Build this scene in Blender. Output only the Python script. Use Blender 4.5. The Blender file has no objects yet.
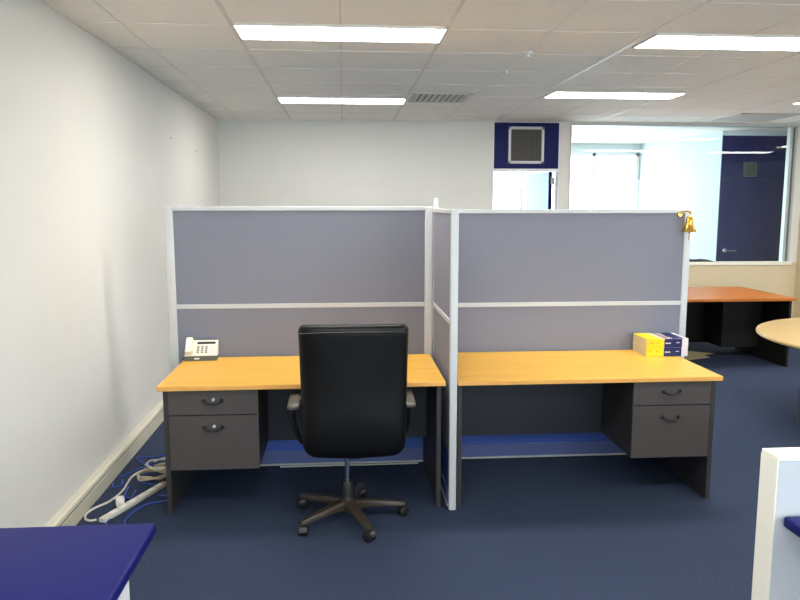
import bpy, bmesh, math, random
from mathutils import Vector, Matrix
random.seed(4)
C = bpy.context.scene.collection
sc = bpy.context.scene

# ------------------------------------------------------------------ materials
def lin(c):
    c = c / 255.0
    return c / 12.92 if c <= 0.04045 else ((c + 0.055) / 1.055) ** 2.4
def rgb(r, g, b): return (lin(r), lin(g), lin(b), 1.0)

def mat(name, col, rough=0.5, metal=0.0, spec=0.5, noise=None, bump=None, emis=None, coat=0.0, stretch=None):
    """noise = (scale, amount, detail) colour mottling; bump = (scale, strength)."""
    m = bpy.data.materials.new(name); m.use_nodes = True
    nt = m.node_tree; b = nt.nodes['Principled BSDF']
    b.inputs['Base Color'].default_value = col
    b.inputs['Roughness'].default_value = rough
    b.inputs['Metallic'].default_value = metal
    b.inputs['Specular IOR Level'].default_value = spec
    b.inputs['Coat Weight'].default_value = coat
    tc = nt.nodes.new('ShaderNodeTexCoord')
    src = tc.outputs['Object']
    if stretch:
        mp = nt.nodes.new('ShaderNodeMapping'); mp.inputs['Scale'].default_value = stretch
        nt.links.new(src, mp.inputs['Vector']); src = mp.outputs['Vector']
    if noise:
        n = nt.nodes.new('ShaderNodeTexNoise')
        n.inputs['Scale'].default_value = noise[0]; n.inputs['Detail'].default_value = noise[2]
        nt.links.new(src, n.inputs['Vector'])
        r = nt.nodes.new('ShaderNodeValToRGB')
        a = noise[1]
        r.color_ramp.elements[0].position = 0.3; r.color_ramp.elements[1].position = 0.7
        r.color_ramp.elements[0].color = tuple(max(0, c * (1 - a)) for c in col[:3]) + (1,)
        r.color_ramp.elements[1].color = tuple(min(1, c * (1 + a)) for c in col[:3]) + (1,)
        nt.links.new(n.outputs['Fac'], r.inputs['Fac'])
        nt.links.new(r.outputs['Color'], b.inputs['Base Color'])
    if bump:
        n2 = nt.nodes.new('ShaderNodeTexNoise'); n2.inputs['Scale'].default_value = bump[0]
        n2.inputs['Detail'].default_value = 3
        nt.links.new(src, n2.inputs['Vector'])
        bp = nt.nodes.new('ShaderNodeBump'); bp.inputs['Strength'].default_value = bump[1]
        bp.inputs['Distance'].default_value = 0.002
        nt.links.new(n2.outputs['Fac'], bp.inputs['Height'])
        nt.links.new(bp.outputs['Normal'], b.inputs['Normal'])
    if emis:
        b.inputs['Emission Color'].default_value = emis[0]
        b.inputs['Emission Strength'].default_value = emis[1]
    return m

LAMP = 27.5
M = {}
M['wall'] = mat('wall_paint', rgb(220, 218, 212), 0.75, noise=(2.5, 0.012, 4), bump=(90, 0.08), spec=0.3)
M['cream'] = mat('cream_wall', rgb(210, 191, 158), 0.75, noise=(2.5, 0.012, 4), spec=0.3)  # warmer, darker tone than the main wall colour
M['wallfar'] = mat('far_wall_paint', rgb(208, 217, 221), 0.8, spec=0.3)
M['carpet'] = mat('carpet', rgb(55, 65, 87), 0.95, noise=(200, 0.7, 6), bump=(160, 0.9), spec=0.1)
M['tile'] = mat('ceiling_tile', rgb(253, 247, 237), 0.9, noise=(60, 0.03, 6), bump=(120, 0.15), spec=0.2)
M['tee'] = mat('ceiling_tee', rgb(228, 222, 212), 0.45)
M['tee2'] = mat('cross_tee', rgb(236, 230, 222), 0.7, spec=0.3)
M['lampframe'] = mat('lamp_frame', rgb(225, 222, 215), 0.5)
M['lamp'] = mat('lamp_diffuser', rgb(240, 240, 235), 0.6, emis=((1.0, 0.975, 0.925, 1), LAMP))
M['beech'] = mat('beech_laminate', rgb(234, 178, 70), 0.38, noise=(5, 0.10, 6), stretch=(0.6, 9, 9))
M['beechedge'] = mat('beech_edge_band', rgb(228, 168, 86), 0.45)
M['cherry'] = mat('cherry_laminate', rgb(180, 102, 20), 0.35, noise=(5, 0.10, 6), stretch=(0.6, 9, 9))
M['maple'] = mat('maple_laminate', rgb(184, 156, 102), 0.4, noise=(4, 0.06, 6), stretch=(0.6, 7, 7))
M['charcoal'] = mat('charcoal_laminate', rgb(72, 65, 63), 0.55, noise=(180, 0.10, 3))
M['ironstone'] = mat('ironstone_side', rgb(50, 47, 48), 0.6, noise=(180, 0.10, 3))
M['blackpl'] = mat('black_plastic', rgb(28, 27, 27), 0.42)
M['fabric'] = mat('screen_fabric', rgb(132, 134, 148), 0.95, noise=(260, 0.10, 3), bump=(420, 0.3), spec=0.15)
M['alu'] = mat('silver_powdercoat', rgb(200, 201, 203), 0.42, metal=0.0)
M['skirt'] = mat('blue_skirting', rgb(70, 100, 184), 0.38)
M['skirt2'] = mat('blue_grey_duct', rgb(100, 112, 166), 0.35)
M['leather'] = mat('black_leather', rgb(7, 7, 8), 0.38, bump=(140, 0.2), spec=0.22)
M['armgrey'] = mat('arm_pad', rgb(92, 88, 82), 0.4)
M['bronze'] = mat('dark_base', rgb(58, 50, 42), 0.34)
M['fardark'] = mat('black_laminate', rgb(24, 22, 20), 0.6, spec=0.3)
M['chrome'] = mat('chrome', rgb(225, 225, 228), 0.14, metal=1.0)
M['navy'] = mat('navy_paint', rgb(9, 18, 82), 0.5, spec=0.15)
M['navydoor'] = mat('navy_door', rgb(6, 13, 78), 0.5, spec=0.1)
M['bench'] = mat('blue_bench_laminate', rgb(18, 24, 94), 0.42, noise=(300, 0.06, 2), spec=0.12)
M['benchedge'] = mat('blue_bench_edge', rgb(36, 42, 120), 0.25)
M['white'] = mat('white_panel', rgb(226, 226, 226), 0.5)
M['divider'] = mat('divider_white', rgb(190, 194, 202), 0.5)
M['modesty'] = mat('modesty_laminate', rgb(46, 48, 58), 0.6)
M['creamcap'] = mat('cream_capping', rgb(246, 242, 228), 0.5)
M['duct'] = mat('duct_white', rgb(208, 203, 184), 0.45)
M['groove'] = mat('duct_groove', rgb(70, 66, 60), 0.6)
M['phone'] = mat('phone_plastic', rgb(232, 228, 212), 0.42)
M['phonekey'] = mat('phone_keys', rgb(150, 148, 142), 0.5)
M['phonedark'] = mat('phone_base', rgb(86, 94, 92), 0.5)
M['lcd'] = mat('phone_display', rgb(62, 70, 66), 0.25)
M['yellow'] = mat('yellow_cover', rgb(255, 214, 8), 0.38)
M['bookblue'] = mat('navy_cover', rgb(17, 21, 88), 0.38)
M['bookwhite'] = mat('white_cover', rgb(228, 222, 226), 0.4)
M['photo'] = mat('cover_photo', rgb(150, 126, 116), 0.4, noise=(40, 0.5, 3))
M['pages'] = mat('paper_pages', rgb(206, 196, 160), 0.9, noise=(3, 0.10, 4), stretch=(1, 1, 160))
M['brass'] = mat('brass', rgb(216, 174, 84), 0.24, metal=1.0)
M['rope'] = mat('bell_rope', rgb(176, 140, 96), 0.8)
M['cablewhite'] = mat('white_cable', rgb(222, 216, 204), 0.45)
M['cablegrey'] = mat('beige_cable', rgb(196, 182, 156), 0.5)
M['cableblue'] = mat('blue_cable', rgb(44, 84, 196), 0.4)
M['plug'] = mat('plug_white', rgb(240, 238, 232), 0.4)
M['card'] = mat('cardboard', rgb(196, 180, 138), 0.85)
M['grillemesh'] = mat('grille_dark', rgb(98, 92, 82), 0.7)
M['grilleframe'] = mat('grille_frame', rgb(206, 204, 208), 0.45)
M['leaf'] = mat('leaf_reflected_light', rgb(168, 206, 230), 0.4)  # bright light reflected off the leaf is put into this pale blue
M['ventgrey'] = mat('vent_grey', rgb(196, 192, 184), 0.5)
M['ventdark'] = mat('vent_dark', rgb(70, 68, 66), 0.8)
M['tablegrey'] = mat('table_leg_grey', rgb(66, 66, 72), 0.5)
M['alframe'] = mat('window_aluminium', rgb(176, 182, 178), 0.35, metal=0.3)
M['sill'] = mat('sill_paint', rgb(240, 232, 214), 0.5)
M['dark'] = mat('dark_cloth', rgb(40, 44, 50), 0.85, bump=(60, 0.5))

def glass(name, tint=(0.95, 0.985, 0.98, 1)):
    m = bpy.data.materials.new(name); m.use_nodes = True
    nt = m.node_tree; nt.nodes.clear()
    o = nt.nodes.new('ShaderNodeOutputMaterial'); mx = nt.nodes.new('ShaderNodeMixShader')
    t = nt.nodes.new('ShaderNodeBsdfTransparent'); t.inputs[0].default_value = tint
    g = nt.nodes.new('ShaderNodeBsdfGlossy'); g.inputs['Roughness'].default_value = 0.02
    fr = nt.nodes.new('ShaderNodeFresnel'); fr.inputs['IOR'].default_value = 1.75
    nt.links.new(fr.outputs[0], mx.inputs[0]); nt.links.new(t.outputs[0], mx.inputs[1])
    nt.links.new(g.outputs[0], mx.inputs[2]); nt.links.new(mx.outputs[0], o.inputs[0])
    return m
M['glass'] = glass('window_glass')

# ------------------------------------------------------------------ mesh helpers
class MB:
    def __init__(self): self.bm = bmesh.new(); self.smooth = False
    def box(self, x0, x1, y0, y1, z0, z1, bev=0.0, seg=2):
        r = bmesh.ops.create_cube(self.bm, size=1.0)
        vs = r['verts']
        for v in vs:
            v.co = Vector((x0 if v.co.x < 0 else x1, y0 if v.co.y < 0 else y1, z0 if v.co.z < 0 else z1))
        if bev:
            es = list({e for v in vs for e in v.link_edges})
            bmesh.ops.bevel(self.bm, geom=es, offset=bev, segments=seg, affect='EDGES', profile=0.5)
        return self
    def obox(self, center, size, rotz=0.0, rotx=0.0, bev=0.0, roty=0.0):
        """box with its own rotation"""
        tmp = MB(); sx, sy, sz = (s / 2 for s in size)
        tmp.box(-sx, sx, -sy, sy, -sz, sz, bev)
        mx = Matrix.Translation(center) @ Matrix.Rotation(rotz, 4, 'Z') @ Matrix.Rotation(rotx, 4, 'X') @ Matrix.Rotation(roty, 4, 'Y')
        self.merge(tmp, mx); return self
    def merge(self, other, mx=None):
        if mx is not None: bmesh.ops.transform(other.bm, matrix=mx, verts=other.bm.verts)
        me = bpy.data.meshes.new('tmp'); other.bm.to_mesh(me); other.bm.free()
        self.bm.from_mesh(me); bpy.data.meshes.remove(me)
    def prism(self, pts, axis, a0, a1):
        """extrude a closed 2-D outline along an axis; outline coords are the other two axes in order"""
        def P(p, a):
            q = list(p); q.insert({'x': 0, 'y': 1, 'z': 2}[axis], a); return Vector(q)
        A = [self.bm.verts.new(P(p, a0)) for p in pts]; B = [self.bm.verts.new(P(p, a1)) for p in pts]
        n = len(pts)
        fs = [self.bm.faces.new(A), self.bm.faces.new(B[::-1])]
        for i in range(n): fs.append(self.bm.faces.new((A[i], B[i], B[(i + 1) % n], A[(i + 1) % n])))
        bmesh.ops.recalc_face_normals(self.bm, faces=fs); return self
    def lathe(self, prof, center=(0, 0, 0), n=24, axis='z'):
        rings = []
        for r, z in prof:
            ring = []
            for k in range(n):
                t = 2 * math.pi * k / n
                a, b = max(r, 1e-5) * math.cos(t), max(r, 1e-5) * math.sin(t)
                q = {'z': (a, b, z), 'x': (z, a, b), 'y': (a, z, b)}[axis]
                ring.append(self.bm.verts.new(Vector(q) + Vector(center)))
            rings.append(ring)
        fs = []
        for i in range(len(rings) - 1):
            for k in range(n):
                fs.append(self.bm.faces.new((rings[i][k], rings[i][(k + 1) % n], rings[i + 1][(k + 1) % n], rings[i + 1][k])))
        fs.append(self.bm.faces.new(rings[0][::-1])); fs.append(self.bm.faces.new(rings[-1]))
        bmesh.ops.recalc_face_normals(self.bm, faces=fs); return self
    def tube(self, pts, r, n=8, sub=6, closed=False):
        pts = [Vector(p) for p in pts]
        if sub > 1 and len(pts) > 2:
            out = []
            N = len(pts)
            for i in range(N - 1):
                p0 = pts[max(i - 1, 0)]; p1 = pts[i]; p2 = pts[i + 1]; p3 = pts[min(i + 2, N - 1)]
                for k in range(sub):
                    t = k / sub
                    out.append(0.5 * ((2 * p1) + (p2 - p0) * t + (2 * p0 - 5 * p1 + 4 * p2 - p3) * t * t + (3 * p1 - p0 - 3 * p2 + p3) * t ** 3))
            out.append(pts[-1]); pts = out
        rs = r if isinstance(r, (list, tuple)) else None
        rings = []; nrm = None
        for i, p in enumerate(pts):
            d = (pts[min(i + 1, len(pts) - 1)] - pts[max(i - 1, 0)]).normalized()
            if nrm is None:
                nrm = d.orthogonal().normalized()
            else:
                nrm = (nrm - d * nrm.dot(d))
                nrm = nrm.normalized() if nrm.length > 1e-6 else d.orthogonal().normalized()
            bn = d.cross(nrm)
            rr = r if rs is None else rs[0] + (rs[1] - rs[0]) * i / (len(pts) - 1)
            rings.append([self.bm.verts.new(p + (nrm * math.cos(2 * math.pi * k / n) + bn * math.sin(2 * math.pi * k / n)) * rr) for k in range(n)])
        fs = []
        for i in range(len(rings) - 1):
            for k in range(n):
                fs.append(self.bm.faces.new((rings[i][k], rings[i][(k + 1) % n], rings[i + 1][(k + 1) % n], rings[i + 1][k])))
        fs.append(self.bm.faces.new(rings[0][::-1])); fs.append(self.bm.faces.new(rings[-1]))
        bmesh.ops.recalc_face_normals(self.bm, faces=fs); return self
    def pillow(self, outline, T, edge, mx=None, n=22, crown=0.0, bow=None):
        """padded slab: outline(u,v) on the unit square's rim -> (a,b); thickness T with edges rounded over `edge`"""
        bm = self.bm
        cx, cy = outline(0, 0) if False else (0.0, 0.0)
        S = [-1, -0.985, -0.95, -0.9] + [-0.84 + 1.68 * i / (n - 1) for i in range(n)] + [0.9, 0.95, 0.985, 1]
        k = len(S); grid = {}
        pts2 = {}
        for i, u in enumerate(S):
            for j, v in enumerate(S):
                s = max(abs(u), abs(v))
                if s < 1e-9: a, b = 0.0, 0.0
                else:
                    a, b = outline(u / s, v / s); a *= s; b *= s
                pts2[i, j] = (a, b, s)
        half = min(abs(outline(1, 0)[0]), abs(outline(0, 1)[1]))
        new = []
        for side in (1, -1):
            for i in range(k):
                for j in range(k):
                    a, b, s = pts2[i, j]
                    d = min(1.0, (1 - s) * half / edge)
                    t = T / 2 - edge * (1 - math.sqrt(max(0, 1 - (1 - d) ** 2)))
                    t += crown * (1 - s * s)
                    rim = i in (0, k - 1) or j in (0, k - 1)
                    y = side * t
                    if bow: y += bow(a, b)
                    grid[side, i, j] = bm.verts.new((a, y, b)); new.append(grid[side, i, j])
        fs = []
        for side in (1, -1):
            for i in range(k - 1):
                for j in range(k - 1):
                    q = [grid[side, i, j], grid[side, i + 1, j], grid[side, i + 1, j + 1], grid[side, i, j + 1]]
                    fs.append(bm.faces.new(q if side < 0 else q[::-1]))
        rim = [(i, 0) for i in range(k)] + [(k - 1, j) for j in range(1, k)] + [(i, k - 1) for i in range(k - 2, -1, -1)] + [(0, j) for j in range(k - 2, 0, -1)]
        for q in range(len(rim)):
            a = rim[q]; b = rim[(q + 1) % len(rim)]
            fs.append(bm.faces.new((grid[1, a[0], a[1]], grid[1, b[0], b[1]], grid[-1, b[0], b[1]], grid[-1, a[0], a[1]])))
        bmesh.ops.recalc_face_normals(bm, faces=fs)
        if mx is not None: bmesh.ops.transform(bm, matrix=mx, verts=new)
        return self
    def build(self, name, m, parent=None, loc=(0, 0, 0), smooth=False, angle=35):
        me = bpy.data.meshes.new(name)
        if smooth:
            lim = math.radians(angle)
            for f in self.bm.faces: f.smooth = True
            for e in self.bm.edges:
                if len(e.link_faces) == 2 and e.calc_face_angle(0) > lim: e.smooth = False
        self.bm.to_mesh(me); self.bm.free()
        o = bpy.data.objects.new(name, me); C.objects.link(o)
        o.data.materials.append(m)
        o.location = loc
        if parent is not None: o.parent = parent
        return o

def tag(o, label, cat, group=None):
    o['label'] = label; o['category'] = cat; o['kind'] = 'thing'
    if group: o['group'] = group
    return o
def thing(name, label, cat, loc=(0, 0, 0), rz=0.0, group=None):
    o = bpy.data.objects.new(name, None); C.objects.link(o)
    o.empty_display_size = 0.1; o.location = loc; o.rotation_euler = (0, 0, rz)
    return tag(o, label, cat, group)
def struct(o): o['kind'] = 'structure'; return o
def copy_tree(o, parent=None):
    c = o.copy(); C.objects.link(c)
    if parent is not None:
        c.parent = parent
    for ch in list(o.children): copy_tree(ch, c)
    return c
def rrect(hw_top, hw_bot, hz, rt, rb, bulge=0.0):
    """rounded trapezoid outline for pillow()"""
    def f(u, v):
        b = v * hz
        w = hw_bot + (hw_top - hw_bot) * (v + 1) / 2
        a = u * w
        R = rt if v > 0 else rb
        ex = abs(a) - (w - R); ez = abs(b) - (hz - R)
        if ex > 0 and ez > 0:
            m_ = max(ex, ez); l = math.hypot(ex, ez)
            k_ = m_ / l if l > 0 else 1
            a = math.copysign(w - R + ex * k_, a); b = math.copysign(hz - R + ez * k_, b)
        if v < 0: b -= bulge * (1 - (a / w) ** 2) * (-v)
        return a, b
    return f

# ------------------------------------------------------------------ setting
H = 2.64; XL = -1.45; XR = 9.6; YR = -3.4; YB = 8.75; YF = 11.7
struct(MB().box(XL - 0.1, XR + 0.1, YR - 0.1, YF + 0.1, -0.06, 0.0).build('floor', M['carpet']))
ceil = struct(MB().box(XL - 0.1, XR + 0.1, YR - 0.1, YF + 0.1, H, H + 0.06).build('ceiling', M['tile']))
g = MB(); g2 = MB()
xx = -1.21
while xx < XR:
    main = (round((xx + 0.61) / 0.6) % 2 == 0)
    w = 0.012 if main else 0.0065
    if main:
        g.box(xx - w, xx - w * 0.25, YR, YF, H - 0.003, H)
        g.box(xx + w * 0.25, xx + w, YR, YF, H - 0.003, H)
        g.box(xx - w * 0.3, xx + w * 0.3, YR, YF, H - 0.002, H)
    else:
        g2.box(xx - w, xx + w, YR, YF, H - 0.002, H)
    xx += 0.6
yy = 4.25 - 0.633 * 12
while yy < YF:
    if yy > YR: g2.box(XL, XR, yy - 0.0055, yy + 0.0055, H - 0.002, H)
    yy += 0.633
g.build('ceiling_grid', M['tee'], ceil); g2.build('cross_tees', M['tee2'], ceil)
MB().box(XL, XL + 0.012, YR, YB, H - 0.012, H).build('cornice_trim', M['tee'], ceil)

wl = struct(MB().box(XL - 0.1, XL, YR - 0.1, YF + 0.1, 0, H).build('wall_left', M['wall']))
for (y, z) in ((6.36, 2.21), (7.42, 2.18)):
    MB().lathe([(0.0, 0), (0.008, 0.0), (0.006, 0.004), (0.0, 0.005)], (XL, y, z), 10, 'x').build('screw', M['groove'], wl)
# skirting duct
bb = MB(); prof = [(XL, 0.0), (XL + 0.045, 0.0), (XL + 0.045, 0.080), (XL + 0.040, 0.083), (XL + 0.040, 0.090), (XL + 0.045, 0.093), (XL + 0.042, 0.112), (XL + 0.03, 0.120), (XL, 0.122)]
bb.prism(prof, 'y', YR, YB)
bo = struct(bb.build('baseboard_left', M['duct']))
MB().box(XL + 0.040, XL + 0.0425, YR, YB - 0.01, 0.0835, 0.0895).build('groove', M['groove'], bo)

DX0, DX1, DZ = 1.80, 2.59, 2.085
WX0, WX1, WZ0, WZ1 = 2.735, 5.60, 0.93, 2.615
wb = MB()
wb.box(XL, DX0 - 0.012, YB, YB + 0.1, 0, H)
wb.box(DX1 + 0.012, WX0, YB, YB + 0.1, 0, H)
wb.box(DX0 - 0.012, DX1 + 0.012, YB, YB + 0.1, 2.628, H)
wb.box(WX0, WX1, YB, YB + 0.1, WZ1, H)
wb.box(WX1, XR, YB, YB + 0.1, 0, H)
struct(wb.build('wall_back', M['wall']))
struct(MB().box(WX0, WX1 + 0.1, YB - 0.002, YB + 0.1, 0, WZ0 - 0.002).build('wall_dado', M['cream']))
struct(MB().box(WX1 + 0.10, WX1 + 0.5, YB - 0.22, YB, 0, H).build('wall_pier', M['cream']))
struct(MB().box(XR, XR + 0.1, YR - 0.1, YF + 0.1, 0, H).build('wall_right', M['wall']))
# rear wall, with a run of daylight windows behind the photographer
rw = MB()
rw.box(XL, XR, YR - 0.1, YR, 0, 0.8); rw.box(XL, XR, YR - 0.1, YR, 2.45, H)
for a, b in ((XL, XL + 0.25), (1.2, 1.45), (4.0, 4.25), (XR - 0.25, XR)): rw.box(a, b, YR - 0.1, YR, 0.8, 2.45)
struct(rw.build('wall_rear', M['wall']))
rear_open = [(XL + 0.25, 1.2), (1.45, 4.0), (4.25, XR - 0.25)]
for i, (a, b) in enumerate(rear_open):
    w = MB(); t = 0.05
    w.box(a, a + t, YR - 0.08, YR - 0.02, 0.8, 2.45); w.box(b - t, b, YR - 0.08, YR - 0.02, 0.8, 2.45)
    w.box(a, b, YR - 0.08, YR - 0.02, 0.8, 0.8 + t); w.box(a, b, YR - 0.08, YR - 0.02, 2.45 - t, 2.45)
    m_ = (a + b) / 2; w.box(m_ - 0.025, m_ + 0.025, YR - 0.08, YR - 0.02, 0.8, 2.45)
    struct(w.build('window_%d' % (i + 3), M['alframe']))

# door opening with navy transom panel
d1 = struct(MB().box(DX0 - 0.012, DX0, YB - 0.012, YB + 0.11, 0, 2.628).box(DX1, DX1 + 0.012, YB - 0.012, YB + 0.11, 0, 2.628)
            .box(DX0, DX1, YB - 0.01, YB + 0.11, DZ - 0.03, DZ).build('door_1', M['white']))
MB().box(DX0, DX1, YB - 0.006, YB + 0.05, DZ, 2.628).build('transom_panel', M['navy'], d1)
gr = thing('return_air_grille', 'square pale-framed air grille on the navy panel above the open doorway', 'vent', (2.19, YB - 0.006, 2.362))
g = MB(); a, b = 0.218, 0.218
for q in ((-a, -a + 0.032, -b, b), (a - 0.032, a, -b, b)): g.box(q[0], q[1], -0.018, 0, q[2], q[3], 0.003)
for q in ((-a, a, -b, -b + 0.032), (-a, a, b - 0.032, b)): g.box(q[0], q[1], -0.018, 0, q[2], q[3], 0.003)
g.build('grille_frame', M['grilleframe'], gr)
MB().box(-a + 0.03, a - 0.03, -0.004, 0, -b + 0.03, b - 0.03).build('backing', M['ventdark'], gr)
g = MB()
for i in range(13):
    q = -a + 0.045 + i * 0.0288; g.box(q - 0.003, q + 0.003, -0.010, -0.004, -b + 0.032, b - 0.032)
    g.box(-a + 0.032, a - 0.032, -0.011, -0.004, q - 0.003, q + 0.003)
g.build('egg_crate_mesh', M['grillemesh'], gr)
# open door leaf in the next room
lf = MB(); lf.obox((0.0, 0.375, 1.03), (0.04, 0.75, 2.05), bev=0.002)
lo = lf.build('door_leaf', M['leaf'], d1, (2.535, YB + 0.12, 0.0)); lo.rotation_euler = (0, 0, math.radians(7))
MB().box(-0.022, 0.022, -0.006, 0.001, 0.01, 2.05).build('edge_strip', M['navydoor'], lo)
for z in (0.25, 1.9):
    MB().lathe([(0.007, 0), (0.007, 0.09)], (0.030, -0.012, z), 10).box(0.0, 0.052, -0.014, -0.010, z, z + 0.09).build('hinge', M['chrome'], lo)

# internal window
w1 = MB(); t = 0.03
w1.box(WX0, WX0 + 0.012, YB - 0.01, YB + 0.09, WZ0, WZ1)
w1.box(WX1 - 0.09, WX1 - 0.055, YB + 0.0, YB + 0.07, WZ0, WZ1)
w1.box(WX1 - 0.055, WX1 - 0.03, YB + 0.05, YB + 0.09, WZ0, WZ1)
w1.box(WX1 - 0.03, WX1, YB - 0.0, YB + 0.09, WZ0, WZ1)
w1.box(WX0, WX1, YB - 0.01, YB + 0.09, WZ1 - 0.015, WZ1)
win = struct(w1.build('window_1', M['alframe']))
MB().box(WX0 - 0.04, WX1 + 0.03, YB - 0.02, YB + 0.09, WZ0 - 0.03, WZ0 + 0.012, 0.004).build('window_sill', M['sill'], win)
MB().box(WX0 - 0.0, WX0 + 0.01, YB - 0.014, YB - 0.010, WZ0, WZ1).build('bead', M['sill'], win)
GM = 4.22
for a, b in ((WX0 + 0.012, GM - 0.0015), (GM + 0.0015, WX1 - 0.09)):
    p = MB(); v = [p.bm.verts.new(q) for q in ((a, YB + 0.03, WZ0 + 0.012), (b, YB + 0.03, WZ0 + 0.012), (b, YB + 0.03, WZ1 - 0.015), (a, YB + 0.03, WZ1 - 0.015))]
    p.bm.faces.new(v); p.build('pane', M['glass'], win)

# next room
fw = MB()  # far wall with a floor-to-head glazed opening
FX0, FX1, FZ = 0.3, 4.80, 2.49
fw.box(XL, FX0, YF, YF + 0.1, 0, H).box(FX1, XR, YF, YF + 0.1, 0, H).box(FX0, FX1, YF, YF + 0.1, FZ, H).box(FX0, FX1, YF, YF + 0.1, 0, 0.08)
struct(fw.build('wall_far', M['wallfar']))
w2 = MB()
for xq in (FX0, 1.6, 2.85, 4.03, FX1 - 0.045): w2.box(xq, xq + 0.045, YF - 0.02, YF + 0.06, 0.08, FZ)
w2.box(FX0, FX1, YF - 0.02, YF + 0.06, FZ - 0.05, FZ); w2.box(FX0, FX1, YF - 0.02, YF + 0.06, 0.08, 0.13)
struct(w2.build('window_2', M['white']))
NX0, NX1, NY = 5.12, 6.08, 9.62
sw = MB()
sw.prism([(FX1 + 0.02, YF), (NX0 - 0.02, NY), (NX0 - 0.02, NY + 0.08), (NX0 + 0.05, NY + 0.12), (FX1 + 0.14, YF)], 'z', 0, H)
swo = struct(sw.build('wall_side', M['wallfar']))
so = thing('light_switch', 'small grey switch plate on the white wall beside the navy door', 'switch', (5.075, NY + 0.16, 1.52))
so.rotation_euler = (0, 0, math.atan2(YF - NY, FX1 - NX0 + 0.04) + math.pi)
MB().box(-0.04, 0.04, -0.001, 0.008, -0.055, 0.055, 0.002).build('plate', M['ventgrey'], so)
MB().box(-0.012, 0.012, 0.007, 0.013, -0.018, 0.018).build('rocker', M['ventdark'], so)
struct(MB().box(NX1, XR, NY, NY + 0.1, 0, H).box(NX0 - 0.02, NX1, NY, NY + 0.1, 2.58, H).build('wall_behind', M['wallfar']))
d2 = struct(MB().box(NX0 - 0.02, NX0 + 0.012, NY - 0.012, NY + 0.1, 0, 2.58).box(NX1 - 0.03, NX1, NY - 0.012, NY + 0.1, 0, 2.58).build('door_2', M['navy']))
MB().box(NX0 + 0.012, NX1 - 0.03, NY, NY + 0.05, 2.0, 2.58).build('transom_panel', M['navydoor'], d2)
dl = MB().box(NX0 + 0.016, NX1 - 0.034, NY + 0.004, NY + 0.045, 0.005, 1.992, 0.002).build('door_leaf', M['navydoor'], d2)
hd = MB().lathe([(0.028, 0), (0.028, -0.008), (0.012, -0.012), (0.010, -0.05), (0, -0.05)], (NX0 + 0.10, NY + 0.004, 1.03), 18, 'y')
hd.tube([(NX0 + 0.10, NY - 0.045, 1.03), (NX0 + 0.14, NY - 0.05, 1.03), (NX0 + 0.24, NY - 0.045, 1.028)], 0.011)
hd.build('door_handle', M['chrome'], dl, smooth=True)
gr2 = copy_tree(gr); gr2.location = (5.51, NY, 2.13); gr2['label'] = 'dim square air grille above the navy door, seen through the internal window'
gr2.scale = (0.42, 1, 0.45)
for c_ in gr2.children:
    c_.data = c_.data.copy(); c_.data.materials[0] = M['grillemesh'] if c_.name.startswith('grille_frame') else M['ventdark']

# dark cloth on the sill
dc = MB(); pts = [(0.0, 0), (0.0, 0.05), (0.03, 0.052), (0.06, 0.03), (0.12, 0.028), (0.20, 0.034), (0.28, 0.026), (0.36, 0.004), (0.36, 0)]
dc.prism(pts, 'y', -0.02, 0.02)
tag(dc.build('folded_cloth', M['dark'], None, (4.28, YB + 0.065, WZ0 + 0.012)), 'dark crumpled cloth lying on the internal window sill beside the bell', 'cloth')

# ------------------------------------------------------------------ ceiling fittings
def lamp_proto():
    t = thing('ceiling_light', 'x', 'ceiling light', (0, 0, H))
    f = MB(); hx, hy = 0.6, 0.185
    f.box(-hx, hx, -hy, -hy + 0.018, -0.012, 0).box(-hx, hx, hy - 0.018, hy, -0.012, 0)
    f.box(-hx, -hx + 0.012, -hy, hy, -0.012, 0).box(hx - 0.012, hx, -hy, hy, -0.012, 0)
    f.build('lamp_frame', M['lampframe'], t)
    MB().box(-hx + 0.012, hx - 0.012, -hy + 0.018, hy - 0.018, -0.010, -0.002).build('diffuser', M['lamp'], t)
    return t
lamps = [(-0.005, 4.375, 'long fluorescent ceiling light above the left desk, nearest the left wall'),
         (-0.005, 7.10, 'smaller-looking fluorescent ceiling light in front of the blank back wall'),
         (2.42, 4.43, 'bright fluorescent ceiling light cut by the right edge, above the round table side'),
         (2.44, 6.57, 'fluorescent ceiling light in front of the internal window, right of the ceiling vent'),
         (4.97, 6.80, 'ceiling light of which only a sliver shows at the right edge')]
for x_ in (0.0, 2.42, 4.97):
    for y_ in (-1.0, 1.65): lamps.append((x_, y_, 'fluorescent ceiling light behind the camera, outside the photo'))
for x_, y_ in ((7.45, 4.2), (7.95, 5.6)): lamps.append((x_, y_, 'fluorescent ceiling light beyond the right edge of the photo'))
lamps.append((4.97, 4.43, 'fluorescent ceiling light beyond the right edge of the photo'))
lp = lamp_proto()
for i, (x_, y_, l) in enumerate(lamps):
    o = lp if i == 0 else copy_tree(lp)
    o.location = (x_, y_, H); o['label'] = l; o['group'] = 'fluorescent ceiling lights'

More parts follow.
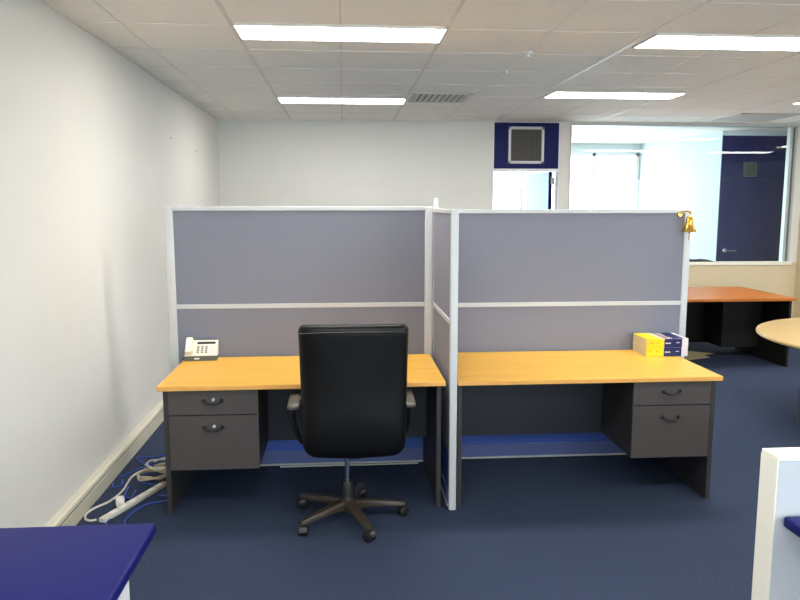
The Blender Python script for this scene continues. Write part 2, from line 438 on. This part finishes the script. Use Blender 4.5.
def vent(x_, y_, s, label):
    t = thing('ceiling_vent', label, 'vent', (x_, y_, H), 0, 'ceiling air vents')
    f = MB()
    for a, b in ((-s, -s + 0.03), (s - 0.03, s)):
        f.box(a, b, -s, s, -0.012, 0, 0.003); f.box(-s, s, a, b, -0.012, 0, 0.003)
    f.build('vent_frame', M['ventgrey'], t)
    MB().box(-s + 0.03, s - 0.03, -s + 0.03, s - 0.03, -0.003, 0).build('backing', M['ventdark'], t)
    n = 9
    for i in range(n):
        xq = -s + 0.055 + i * (2 * s - 0.11) / (n - 1)
        MB().obox((xq, 0, -0.008), (0.034, 2 * s - 0.06, 0.003), roty=math.radians(12)).build('louvre_blade', M['ventgrey'], t)
vent(0.89, 6.86, 0.272, 'grey louvred air vent in the ceiling between two lights')
vent(4.66, 8.10, 0.33, 'grey square air vent in the ceiling near the internal window')
sp = None
for x_, y_, l in ((1.21, 4.82, 'small white sprinkler head on the ceiling, nearer of the two'),
                  (1.20, 5.42, 'small white sprinkler head on the ceiling, farther of the two'),
                  (1.78, 8.45, 'tiny white sprinkler head on the ceiling above the navy transom'),
                  (0.0, 8.45, 'tiny white sprinkler head on the ceiling before the blank back wall')):
    if sp is None:
        sp = thing('sprinkler_head', l, 'sprinkler', (x_, y_, H), 0, 'ceiling sprinkler heads')
        MB().lathe([(0.0, 0), (0.030, 0), (0.026, -0.006), (0.012, -0.010), (0.0, -0.010)], n=16).build('flange', M['white'], sp, smooth=True)
        MB().lathe([(0.0, -0.01), (0.008, -0.01), (0.006, -0.026), (0.017, -0.028), (0.017, -0.031), (0, -0.031)], n=16).build('deflector', M['white'], sp, smooth=True)
        o = sp
    else: o = copy_tree(sp)
    o.location = (x_, y_, H); o['label'] = l

# ------------------------------------------------------------------ screens
def screen(label, length, height, loc, rz, post0, post1, lower=True, mid=1.02):
    """local: x along the screen, y thickness 0..0.04 (front face y=0)"""
    t = thing('privacy_screen', label, 'partition', loc, rz, 'grey fabric office screens')
    T = 0.04
    for a, b in ((0, post0), (length - post1, length)):
        MB().box(a, b, 0, T, 0, height, 0.006, 3).build('post', M['alu'], t, smooth=True)
    x0, x1 = post0 + 0.0005, length - post1 - 0.0005
    MB().box(x0 - post0 * 0.2, x1 + post1 * 0.2, -0.001, T + 0.001, height - 0.024, height + 0.001, 0.003).build('top_rail', M['alu'], t)
    MB().box(x0, x1, -0.001, T + 0.001, mid, mid + 0.027, 0.002).build('middle_rail', M['alu'], t)
    MB().box(x0, x1, 0.004, T - 0.004, mid + 0.027, height - 0.024, 0.002).build('upper_fabric', M['fabric'], t)
    MB().box(x0, x1, 0.004, T - 0.004, 0.31, mid, 0.002).build('lower_fabric', M['fabric'], t)
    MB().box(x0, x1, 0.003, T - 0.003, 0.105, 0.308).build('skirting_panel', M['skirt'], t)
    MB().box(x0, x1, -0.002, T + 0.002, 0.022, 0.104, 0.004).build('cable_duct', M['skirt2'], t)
    MB().box(x0, x1, -0.006, T + 0.006, 0.010, 0.021, 0.002).build('bottom_track', M['alu'], t)
    return t
PY = 4.475
screen('grey fabric office screen behind the left desk, with silver frame', 1.625, 1.640, (-1.078, PY, 0), 0, 0.052, 0.05)
screen('grey fabric office screen behind the right desk, with the brass bell', 1.612, 1.622, (0.603, PY + 0.03, 0), 0, 0.04, 0.044, mid=1.008)
# return screen between the desks, runs towards the camera
rs = screen('narrow grey office screen standing end-on between the two desks', 0.757, 1.628, (0.592, 3.733, 0), math.pi / 2, 0.036, 0.012)
cp = MB().box(0.553, 0.585, 4.495, 4.525, 0, 1.692, 0.004)
tag(cp.build('connector_post', M['alu'], smooth=True), 'slim silver post sticking up where the three screens meet', 'post')

# ------------------------------------------------------------------ desks
def desk(label, x0, x1, y0, y1, ped0, ped1, lx0, lx1, fy):
    """ped0..ped1 = drawer front span; lx0/lx1 = outer faces of the end panels"""
    t = thing('office_desk', label, 'desk', (0, 0, 0), 0, 'beech desks with hanging drawers')
    t.location = ((x0 + x1) / 2, (y0 + y1) / 2, 0)
    ox, oy = t.location.x, t.location.y
    def B(bx0, bx1, by0, by1, z0, z1, bev=0.0): return MB().box(bx0 - ox, bx1 - ox, by0 - oy, by1 - oy, z0, z1, bev)
    top = B(x0, x1, y0, y1, 0.694, 0.72, 0.003).build('desktop', M['beech'], t)
    B(x0 + 0.003, x1 - 0.003, y0 - 0.001, y0 + 0.001, 0.697, 0.717).build('edge_band', M['beechedge'], top)
    for a, b in ((lx0, lx0 + 0.025), (lx1 - 0.025, lx1)):
        B(a, b, fy, y1 - 0.03, 0.0, 0.693, 0.0015).build('end_panel', M['ironstone'], t)
    B(lx0 + 0.026, lx1 - 0.026, 4.262, 4.28, 0.245, 0.693).build('modesty_panel', M['modesty'], t)
    # hanging pedestal
    py = 3.778
    B(ped0 + 0.002, ped1 - 0.002, py + 0.020, 4.258, 0.252, 0.692, 0.001).build('drawer_carcass', M['ironstone'], t)
    for z0, z1, hz in ((0.553, 0.688, 0.623), (0.252, 0.548, 0.478)):
        d = B(ped0, ped1, py, py + 0.018, z0, z1, 0.0015).build('drawer', M['charcoal'], t)
        cx = (ped0 + ped1) / 2 - ox
        cx += HOFF
        h = MB()
        h.tube([(cx - 0.046, py - oy, hz + 0.008), (cx - 0.044, py - oy - 0.016, hz + 0.006), (cx - 0.028, py - oy - 0.024, hz - 0.004), (cx, py - oy - 0.027, hz - 0.008),
                (cx + 0.028, py - oy - 0.024, hz - 0.004), (cx + 0.044, py - oy - 0.016, hz + 0.006), (cx + 0.046, py - oy, hz + 0.008)], 0.005)
        h.lathe([(0.011, 0), (0.011, -0.006), (0.007, -0.009)], (cx - 0.046, py - oy, hz + 0.008), 14, 'y')
        h.lathe([(0.011, 0), (0.011, -0.006), (0.007, -0.009)], (cx + 0.046, py - oy, hz + 0.008), 14, 'y')
        ho = h.build('handle', M['blackpl'], d, smooth=True)
        if LOCK:
            o = MB().lathe([(0.008, 0), (0.008, -0.012), (0.006, -0.014), (0, -0.014)], (cx + 0.004, py - oy + 0.001, hz + 0.013), 18, 'y').build('lock', M['alu'], d, smooth=True)
            o['label'] = 'round pale lock'
    return t
HOFF = -0.002; LOCK = True
desk('beech-topped desk on the left with a telephone on it', -0.975, 0.530, 3.735, 4.462, -0.930, -0.463, -0.957, 0.514, 3.785)
HOFF = -0.004; LOCK = False
desk('beech-topped desk on the right with phone books on it', 0.598, 2.062, 3.735, 4.492, 1.578, 2.020, 0.602, 2.047, 3.780)

# ------------------------------------------------------------------ office chair
CX, CY = 0.004, 3.675
ch = thing('office_chair', 'black leather high-back swivel chair pushed up to the left desk', 'office chair', (CX, CY, 0))
bk = MB()
def bow(a, b): return -0.02 * (1 - (a / 0.26) ** 2) + 0.05 * ((b + 0.1) / 0.33) ** 2 * (-0.55 if b > -0.1 else 0.6)
bk.pillow(rrect(0.263, 0.248, 0.322, 0.030, 0.062, 0.010), 0.105, 0.032, crown=0.012, bow=bow,
          mx=Matrix.Translation((0.036, -0.235, 0.762)) @ Matrix.Rotation(math.radians(-4), 4, 'X'), n=26)
bko = bk.build('backrest', M['leather'], ch, smooth=True, angle=60)
sm = MB()
sm.tube([(-0.218, -0.317, 1.052), (-0.1, -0.333, 1.058), (0.036, -0.337, 1.060), (0.17, -0.333, 1.058), (0.288, -0.317, 1.052)], 0.004)
sm.build('seam', M['leather'], bko, smooth=True)
st = MB()
st.pillow(rrect(0.25, 0.235, 0.235, 0.07, 0.06), 0.10, 0.035, crown=0.014,
          mx=Matrix.Translation((0.036, 0.045, 0.503)) @ Matrix.Rotation(math.radians(-90), 4, 'X'))
st.build('seat', M['leather'], ch, smooth=True, angle=60)
MB().box(-0.16, 0.23, -0.16, 0.19, 0.437, 0.452, 0.004).build('seat_plate', M['blackpl'], ch)
MB().box(-0.065, 0.075, -0.13, 0.12, 0.385, 0.436, 0.012).build('tilt_mechanism', M['blackpl'], ch, smooth=True)
MB().box(0.0, 0.07, -0.24, -0.131, 0.412, 0.434, 0.004).build('back_bracket', M['blackpl'], ch)
lv = MB().tube([(0.07, 0.02, 0.41), (0.16, 0.02, 0.405), (0.24, 0.02, 0.385)], 0.006)
lvo = lv.build('tilt_lever', M['chrome'], ch, smooth=True)
MB().lathe([(0, 0), (0.018, 0), (0.022, 0.012), (0.022, 0.03), (0.016, 0.042), (0, 0.042)], (0.225, 0.02, 0.383), 18, 'x').build('lever_knob', M['chrome'], lvo, smooth=True)
MB().lathe([(0.0135, 0.2), (0.0135, 0.386)], n=20).build('gas_cylinder', M['chrome'], ch, smooth=True)
MB().lathe([(0, 0.06), (0.045, 0.06), (0.047, 0.10), (0.040, 0.12), (0.036, 0.14), (0.036, 0.20), (0.030, 0.215), (0.014, 0.217)], n=24).build('cylinder_cover', M['blackpl'], ch, smooth=True)
MB().lathe([(0, 0.055), (0.05, 0.055), (0.058, 0.075), (0.056, 0.105), (0.04, 0.118), (0, 0.118)], n=24).build('base_hub', M['bronze'], ch, smooth=True)
for s in (-1, 1):
    ax = 0.036 + (0.282 if s > 0 else -0.303)
    b = MB()
    b.tube([(ax + s * 0.01, 0.10, 0.645), (ax + s * 0.012, 0.06, 0.60), (ax + s * 0.008, 0.03, 0.52), (ax - s * 0.03, 0.03, 0.42), (ax - s * 0.075, 0.03, 0.428), (ax - s * 0.14, 0.03, 0.436)], 0.014, n=10)
    b.tube([(ax + s * 0.01, -0.07, 0.645), (ax + s * 0.008, -0.06, 0.58), (ax, -0.02, 0.50), (ax - s * 0.03, 0.02, 0.43)], 0.012, n=10)
    ar = b.build('armrest', M['blackpl'], ch, smooth=True)
    p = MB(); p.pillow(rrect(0.036, 0.030, 0.15, 0.028, 0.025), 0.034, 0.013, crown=0.003, n=10,
                       mx=Matrix.Translation((ax, 0.01, 0.647)) @ Matrix.Rotation(math.radians(-90), 4, 'X'))
    po = p.build('arm_pad', M['armgrey'], ar, smooth=True, angle=60); po['label'] = 'grey-topped arm pad'
for deg in (-69, 3, 75, 147, 219):
    a = math.radians(deg); R = Matrix.Rotation(a, 4, 'Z')
    l = MB()
    sec = []
    for r_, w, zt, zb in ((0.035, 0.034, 0.112, 0.068), (0.12, 0.028, 0.104, 0.072), (0.22, 0.023, 0.092, 0.068), (0.285, 0.020, 0.082, 0.062), (0.305, 0.015, 0.078, 0.064)):
        ring = [(r_, -w, zb), (r_, w, zb), (r_, w, zt - 0.012), (r_, w * 0.6, zt), (r_, -w * 0.6, zt), (r_, -w, zt - 0.012)]
        sec.append([l.bm.verts.new(R @ Vector(q)) for q in ring])
    fs = []
    for i in range(len(sec) - 1):
        for k in range(6): fs.append(l.bm.faces.new((sec[i][k], sec[i][(k + 1) % 6], sec[i + 1][(k + 1) % 6], sec[i + 1][k])))
    fs.append(l.bm.faces.new(sec[0][::-1])); fs.append(l.bm.faces.new(sec[-1]))
    bmesh.ops.recalc_face_normals(l.bm, faces=fs)
    lo_ = l.build('base_leg', M['bronze'], ch, smooth=True, angle=40)
    c = MB(); tmp = MB()
    tmp.lathe([(0, -0.024), (0.020, -0.024), (0.026, -0.020), (0.026, -0.006), (0.018, -0.005), (0.018, 0.005), (0.026, 0.006), (0.026, 0.020), (0.020, 0.024), (0, 0.024)], (0, 0, 0.0265), 20, 'x')
    hood = [(math.cos(t) * 0.030 - 0.002, math.sin(t) * 0.030 + 0.028) for t in [math.pi * q / 10 for q in range(0, 11)]]
    tmp.prism(hood, 'x', -0.017, 0.017)
    tmp.lathe([(0.008, 0.05), (0.008, 0.072)], n=10)
    c.merge(tmp, Matrix.Translation(R @ Vector((0.292, 0, 0))) @ Matrix.Rotation(a + 0.7 * deg, 4, 'Z'))
    c.build('caster', M['blackpl'], lo_, smooth=True)

# ------------------------------------------------------------------ telephone
ph = thing('telephone', 'cream office telephone with handset on the left desk', 'telephone', (-0.868, 4.405, 0.7205), math.radians(3))
body = [(-0.045, 0.0), (0.045, 0.0), (0.045, 0.112), (0.030, 0.116), (-0.045, 0.034)]
MB().prism([(-0.052, 0.0), (0.046, 0.0), (0.046, 0.02), (-0.052, 0.030)], 'x', -0.098, 0.092).build('base', M['phonedark'], ph)
MB().prism([(-0.050, 0.0305), (0.046, 0.0205), (0.046, 0.108), (0.032, 0.112), (-0.046, 0.040)], 'x', -0.096, 0.094).build('body', M['phone'], ph)
MB().box(-0.040, -0.010, -0.0535, -0.0515, 0.010, 0.019).build('name_tag', M['white'], ph)
ang = math.atan2(0.112 - 0.040, 0.078)
def face(u, v, w=0.0):  # u across, v up the sloping face, w off it
    c_, s_ = math.cos(ang), math.sin(ang)
    return Vector((u, -0.046 + v * c_ - w * s_, 0.040 + v * s_ + w * c_))
k = MB().obox(face(0.026, 0.083, 0.001), (0.108, 0.016, 0.003), rotx=ang); k.build('display', M['lcd'], ph)
for r_ in range(4):
    for c_ in range(3):
        MB().obox(face(-0.020 + c_ * 0.024, 0.012 + r_ * 0.0145, 0.002), (0.015, 0.0095, 0.005), rotx=ang, bev=0.001).build('key', M['phonekey'], ph)
for r_ in range(4):
    for c_ in range(2):
        MB().obox(face(0.056 + c_ * 0.02, 0.012 + r_ * 0.0145, 0.002), (0.014, 0.008, 0.004), rotx=ang, bev=0.001).build('memory_key', M['lampframe'], ph)
hs = MB(); hu = -0.072
for v, L in ((0.012, 0.034), (0.088, 0.034)):
    hs.obox(face(hu, v, 0.010), (0.046, L, 0.026), rotx=ang, bev=0.008)
hs.obox(face(hu, 0.05, 0.026), (0.040, 0.112, 0.020), rotx=ang, bev=0.008)
hso = hs.build('handset', M['phone'], ph, smooth=True, angle=50)
cd = []
for i in range(70):
    t_ = i / 69
    cd.append((-0.098 - 0.018 * math.sin(math.pi * t_) + 0.004 * math.cos(i * 1.6), -0.035 + 0.07 * t_, 0.0065 + 0.004 * math.sin(i * 1.6)))
MB().tube(cd, 0.0015, n=5, sub=1).build('coiled_cord', M['phonedark'], hso, smooth=True)

# ------------------------------------------------------------------ phone books
def book(z, label, rz, dx):
    t = thing('phone_book', label, 'book', (1.984 + dx, 4.375, z), rz, 'stacked phone books')
    W, D, Tk = 0.264, 0.214, 0.0545
    x0, x1, y0, y1 = -W / 2, W / 2, -D / 2, D / 2
    MB().box(x0, x1 - 0.004, y0 + 0.004, y1 - 0.003, 0.0, Tk - 0.0019).build('pages', M['pages'], t)
    xa, xb = x0 + 0.111, x0 + 0.224            # yellow | photo/navy | white
    cv = MB()
    cv.box(x0, xa, y0, y0 + 0.003, 0, Tk); cv.box(x0, xa - 0.018, y0, y1, Tk - 0.0018, Tk)
    co = cv.build('cover', M['yellow'], t)
    MB().box(xa, xb, y0 - 0.0003, y0 + 0.003, 0.0002, Tk).box(xb - 0.060, x1 - 0.022, y0 + 0.004, y1, Tk - 0.0016, Tk + 0.0002).build('navy_panel', M['bookblue'], co)
    MB().box(xb, x1, y0 - 0.0003, y0 + 0.003, 0.0002, Tk).box(x1 - 0.022, x1, y0, y1, Tk - 0.0016, Tk + 0.0002).box(xa - 0.018, xa + 0.002, y0, y1, Tk - 0.0016, Tk + 0.0002)\
        .box(xb - 0.068, xb - 0.060, y0, y1, Tk - 0.0016, Tk + 0.0002).box(x1 - 0.004, x1 + 0.0003, y0, y1, 0.0002, Tk).box(xa + 0.002, x1, y0, y0 + 0.004, Tk - 0.0016, Tk + 0.0002).build('white_band', M['bookwhite'], co)
    MB().box(xa + 0.002, xb - 0.068, y0 + 0.004, y1, Tk - 0.0016, Tk + 0.0001).build('cover_picture', M['photo'], co)
    tx = MB(); q = xa + 0.008; w_ = 0
    for wd, hh in ((0.004, 0.007), (0.006, 0.007), (0.005, 0.005), (0.006, 0.005), (0.004, 0.009), (0.006, 0.005)):
        tx.box(q, q + wd, y0 - 0.0008, y0, 0.024, 0.024 + hh); q += wd + 0.0006
    tx.build('spine_lettering', M['bookwhite'], co); tx = MB(); q = xa + 0.076
    for wd in (0.006, 0.006, 0.008): tx.box(q, q + wd, y0 - 0.0008, y0, 0.028, 0.033); q += wd + 0.0006
    tx.build('spine_lettering', M['bookwhite'], co)
    tx = MB(); q = x0 + 0.018
    for wd in (0.010, 0.008): tx.box(q, q + wd, y0 - 0.0005, y0, 0.026, 0.034); q += wd + 0.0006
    tx.build('spine_mark', M['brass'], co); tx = MB(); q = x0 + 0.062
    for wd in (0.006, 0.006): tx.box(q, q + wd, y0 - 0.0005, y0, 0.028, 0.033); q += wd + 0.0006
    tx.build('spine_mark', M['brass'], co)
book(0.7205, 'thick yellow and navy phone book lying directly on the right desk', 0.0, 0.0)
book(0.7755, 'thick yellow and navy phone book lying on top of another', 0.006, 0.001)

# ------------------------------------------------------------------ brass bell
bl = thing('brass_bell', 'small brass bell on a bracket at the top corner of the right screen', 'bell', (2.176, 4.452, 1.484))
MB().lathe([(0, 0.098), (0.010, 0.098), (0.017, 0.092), (0.022, 0.078), (0.025, 0.055), (0.030, 0.030), (0.040, 0.010), (0.046, 0.0), (0.044, -0.002), (0.036, 0.008), (0.026, 0.030), (0.02, 0.06), (0, 0.08)], n=28).build('bell_body', M['brass'], bl, smooth=True)
b = MB(); b.tube([(0, 0, 0.097), (0.0, 0.0, 0.108), (0.004, 0, 0.118), (-0.004, 0.0, 0.126), (-0.012, 0.002, 0.120)], 0.0045)
b.tube([(0.0, 0, 0.122), (-0.02, 0.01, 0.128), (-0.036, 0.03, 0.122), (-0.044, 0.045, 0.106)], 0.004)
b.lathe([(0, 0), (0.016, 0), (0.015, -0.006), (0.012, -0.010), (0, -0.010)], (-0.042, 0.052, 0.105), 18, 'y')
b.build('bracket', M['brass'], bl, smooth=True)
MB().lathe([(0, -0.012), (0.006, -0.010), (0.007, -0.003), (0.003, 0.004), (0.002, 0.06), (0, 0.06)], n=12).build('clapper', M['brass'], bl, smooth=True)
MB().tube([(0, 0, -0.008), (0.001, 0, -0.025), (-0.001, 0, -0.042), (0, 0, -0.056)], 0.003).build('pull_cord', M['rope'], bl, smooth=True)

# ------------------------------------------------------------------ cables on the floor by the wall
def cable(name, pts, r, m_, label, cat='cable', group=None, sub=8):
    o = MB().tube(pts, r, n=7, sub=sub).build(name, m_, smooth=True)
    return tag(o, label, cat, group)
def wob(path, n, amp, z0=0.006, zr=0.0):
    return [(x_ + random.uniform(-amp, amp), y_ + random.uniform(-amp, amp), z0 + (random.uniform(0, zr))) for x_, y_ in path]
Z = 0.008
cable('extension_cord', [(-0.962, 4.50, Z), (-1.11, 4.496, Z), (-1.202, 4.491, Z), (-1.267, 4.456, Z), (-1.305, 4.357, Z), (-1.302, 4.249, Z), (-1.297, 4.124, Z), (-1.321, 3.986, Z), (-1.372, 3.902, Z), (-1.394, 3.832, Z), (-1.378, 3.762, Z), (-1.345, 3.735, Z), (-1.315, 3.745, Z)],
      0.0062, M['cablewhite'], 'long white flex looping out from the left desk towards the wall', 'cable')
ps = thing('power_strip', 'long white power strip lying on the carpet by the left wall', 'power strip', (-1.177, 3.968, 0.001))
ps.rotation_euler = (0, 0, math.atan2(4.214 - 3.721, -1.074 + 1.279))
MB().box(-0.27, 0.27, -0.020, 0.020, 0.0, 0.024, 0.004).build('housing', M['cablewhite'], ps, smooth=True)
for i in range(6):
    MB().box(-0.21 + i * 0.08, -0.16 + i * 0.08, -0.014, 0.014, 0.024, 0.026, 0.001).build('socket', M['plug'], ps)
MB().box(0.235, 0.26, -0.011, 0.011, 0.024, 0.029, 0.002).build('switch', M['brass'], ps)
pg = thing('power_plug', 'white square plug adaptor standing beside the white power strip', 'plug', (-1.250, 3.935, 0.0), math.radians(25))
MB().box(-0.022, 0.022, -0.02, 0.02, 0.001, 0.052, 0.006).build('plug_body', M['plug'], pg, smooth=True)
MB().box(-0.012, 0.012, -0.030, -0.019, 0.014, 0.038, 0.003).build('plug_collar', M['plug'], pg, smooth=True)
lab = ['beige flex coiled in a loose loop at the left of the cable pile', 'thick grey-beige flex coiled across the top of the cable pile', 'thin white lead curling through the cable pile beside the desk leg', 'white lead looped loosely behind the power strip']
for q, (cx, cy, rx, ry, turns, zz, mm, rr) in enumerate(((-1.175, 4.33, 0.075, 0.085, 3, 0.022, 'cablegrey', 0.006), (-1.085, 4.36, 0.07, 0.08, 3, 0.054, 'cablegrey', 0.0055),
                                                       (-1.02, 4.34, 0.045, 0.075, 3, 0.014, 'cablewhite', 0.0045), (-1.13, 4.34, 0.09, 0.07, 2, 0.084, 'cablewhite', 0.0045))):
    pts = []
    for i in range(turns * 8):
        a = i * math.pi / 4 + q
        kk = 1 + 0.18 * math.sin(i * 1.7 + q)
        pts.append((cx + rx * kk * math.cos(a), cy + ry * kk * math.sin(a), zz + 0.004 * (i % 5)))
    cable('coiled_flex', pts, rr, M[mm], lab[q], 'cable', 'tangled power leads', 5)
bl_paths = [
    ([(-0.975, 4.80), (-1.08, 4.77), (-1.18, 4.738), (-1.276, 4.707), (-1.366, 4.708), (-1.286, 4.563), (-1.237, 4.628), (-1.153, 4.678), (-1.05, 4.70), (-0.98, 4.71)], 'blue network cable looping farthest back, beside the desk end'),
    ([(-1.38, 4.353), (-1.345, 4.42), (-1.268, 4.53), (-1.201, 4.56), (-1.131, 4.583), (-1.02, 4.60), (-0.98, 4.63)], 'blue network cable running nearest the wall duct'),
    ([(-0.965, 4.03), (-1.02, 4.045), (-1.07, 4.047)], 'short blue network cable end between the power strip and the desk leg'),
    ([(-0.965, 3.985), (-1.04, 3.96), (-1.101, 3.928), (-1.148, 3.852), (-1.16, 3.739), (-1.15, 3.66)], 'blue network cable nearest the front desk leg'),
    ([(-1.285, 4.19), (-1.272, 4.134), (-1.262, 4.06), (-1.225, 4.03), (-1.218, 4.09), (-1.23, 4.15)], 'blue network cable bent beside the plug adaptor'),
    ([(-1.20, 3.62), (-1.248, 3.70), (-1.252, 3.765), (-1.238, 3.80)], 'blue network cable end at the front tip of the power strip'),
    ([(-0.965, 4.25), (-1.06, 4.20), (-1.15, 4.22), (-1.24, 4.27), (-1.25, 4.33), (-1.20, 4.43), (-1.08, 4.45)], 'blue network cable circling under the pale cable pile'),
    ([(-1.385, 4.27), (-1.37, 4.20), (-1.345, 4.19), (-1.335, 4.24), (-1.35, 4.30)], 'short hooked blue network cable beside the wall duct'),
    ([(-0.97, 4.46), (-1.03, 4.47), (-1.08, 4.56), (-1.02, 4.53), (-0.985, 4.55)], 'blue network cable kinked behind the pale cable pile')]
for q, (path, l) in enumerate(bl_paths):
    cable('network_cable', wob(path, 0, 0.006, 0.0055, 0.004), 0.0038, M['cableblue'], l, 'cable', 'blue network cables')
cable('data_lead', [(-0.42, 4.46, 0.006), (-0.3, 4.462, 0.006), (-0.18, 4.45, 0.010), (-0.05, 4.462, 0.006), (0.1, 4.458, 0.006), (0.22, 4.448, 0.010), (0.32, 4.46, 0.006), (0.46, 4.462, 0.006)], 0.005, M['cablewhite'],
      'white lead lying along the foot of the screen under the left desk', 'cable')

# ------------------------------------------------------------------ far cherry desk
fd = thing('office_desk', 'cherry-topped dark desk under the internal window', 'desk', (3.68, 7.44, 0))
ft = MB().box(-0.92, 0.862, -0.535, 0.53, 0.692, 0.72, 0.003).build('desktop', M['cherry'], fd)
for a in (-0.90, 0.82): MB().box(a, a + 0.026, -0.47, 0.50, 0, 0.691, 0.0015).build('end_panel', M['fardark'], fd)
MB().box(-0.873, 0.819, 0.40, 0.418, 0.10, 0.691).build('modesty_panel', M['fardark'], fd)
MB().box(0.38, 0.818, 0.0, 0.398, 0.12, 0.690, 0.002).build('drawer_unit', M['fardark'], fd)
cs = MB().prism([(-0.50, -0.30), (-0.10, -0.20), (0.07, -0.115), (0.255, -0.02), (0.02, 0.12), (-0.50, 0.12)], 'z', 0.0, 0.004)
tag(cs.build('cardboard_sheet', M['card'], None, (3.86, 7.70, 0.001)), 'flat khaki cardboard sheet on the carpet behind the right screen', 'cardboard')
cs = MB().prism([(-0.40, -0.28), (-0.10, -0.14), (0.233, -0.003), (0.20, 0.15), (-0.40, 0.15)], 'z', 0.0, 0.004)
tag(cs.build('cardboard_sheet', M['card'], None, (3.72, 7.46, 0.006)), 'second khaki cardboard sheet, nearer the phone books', 'cardboard')

# ------------------------------------------------------------------ round table
rt = thing('round_table', 'round maple-topped meeting table cut by the right edge', 'table', (3.97, 4.75, 0))
MB().lathe([(0, 0.690), (0.955, 0.690), (0.972, 0.697), (0.975, 0.705), (0.972, 0.716), (0.962, 0.72), (0, 0.72)], n=96).build('tabletop', M['maple'], rt, smooth=True)
MB().box(-0.53, 0.53, 0.36, 0.39, 0.0, 0.689, 0.003).build('panel_leg', M['tablegrey'], rt)
MB().box(-0.53, 0.53, -0.39, -0.36, 0.0, 0.689, 0.003).build('panel_leg', M['tablegrey'], rt) if False else None
MB().box(-0.015, 0.015, -0.5, 0.358, 0.0, 0.689, 0.003).build('panel_leg', M['tablegrey'], rt)

# ------------------------------------------------------------------ foreground benches
def bench(label, x0, x1, y0, y1, edge_x, panels):
    t = thing('work_bench', label, 'desk', ((x0 + x1) / 2, (y0 + y1) / 2, 0), 0, 'blue-topped benches')
    ox, oy = t.location.x, t.location.y
    tp = MB().box(x0 - ox, x1 - ox, y0 - oy, y1 - oy, 0.686, 0.72, 0.009, 4).build('benchtop', M['bench'], t, smooth=True)
    for (a, b, c_, d_) in panels: MB().box(a - ox, b - ox, c_ - oy, d_ - oy, 0, 0.685, 0.002).build('support_panel', M['white'], t)
bench('blue laminate bench top in the lower left corner', XL + 0.06, -0.562, 0.55, 2.09, 1, [(-0.63, -0.60, 0.62, 1.93), (XL + 0.07, XL + 0.1, 0.62, 1.93)])
dv = thing('low_divider', 'low white divider panel at the right edge with a cream end', 'partition', (2.004, 2.042, 0))
MB().box(-0.712, 1.0, -0.043, 0.043, 0, 0.888, 0.002).build('divider_panel', M['divider'], dv)
MB().box(-0.714, 1.002, -0.044, 0.044, 0.888, 0.9, 0.002).build('capping', M['creamcap'], dv)
MB().box(-0.716, -0.7125, -0.0435, 0.0435, 0, 0.888).build('end_strip', M['creamcap'], dv)
bench('blue laminate bench top fixed against the low white divider', 1.311, 2.9, 0.55, 1.990, 0, [(1.42, 1.45, 0.65, 1.985), (2.8, 2.83, 0.65, 1.985)])

# ------------------------------------------------------------------ light, sky, camera
w = bpy.data.worlds.new('sky'); sc.world = w; w.use_nodes = True
bg = w.node_tree.nodes['Background']; bg.inputs[0].default_value = (0.80, 0.95, 1.0, 1); bg.inputs[1].default_value = 7.5
def portal(name, x0, x1, z0, z1, y, rx):
    L = bpy.data.lights.new(name, 'AREA'); L.shape = 'RECTANGLE'; L.size = x1 - x0; L.size_y = z1 - z0
    L.cycles.is_portal = True
    o = bpy.data.objects.new(name, L); C.objects.link(o)
    o.location = ((x0 + x1) / 2, y, (z0 + z1) / 2); o.rotation_euler = (rx, 0, 0)
for a, b in rear_open: portal('window_daylight', a, b, 0.8, 2.45, YR - 0.11, math.radians(90))
portal('window_daylight', FX0, FX1, 0.08, FZ, YF + 0.11, math.radians(-90))

cam = bpy.data.cameras.new('camera'); co = bpy.data.objects.new('camera', cam); C.objects.link(co)
cam.sensor_width = 36; cam.lens = 725.0 / 800 * 36; cam.clip_end = 60; cam.clip_start = 0.05
co.location = (0, 0, 1.65)
co.rotation_euler = (math.radians(90 - 7.465), 0, math.radians(-4.38))
sc.camera = co
vs = sc.view_settings
sc.display_settings.display_device = 'sRGB'
vs.view_transform = 'Standard'; vs.look = 'None'; vs.gamma = 1; vs.use_curve_mapping = False; vs.exposure = 0.06
try: sc.cycles.use_denoising = True
except Exception: pass
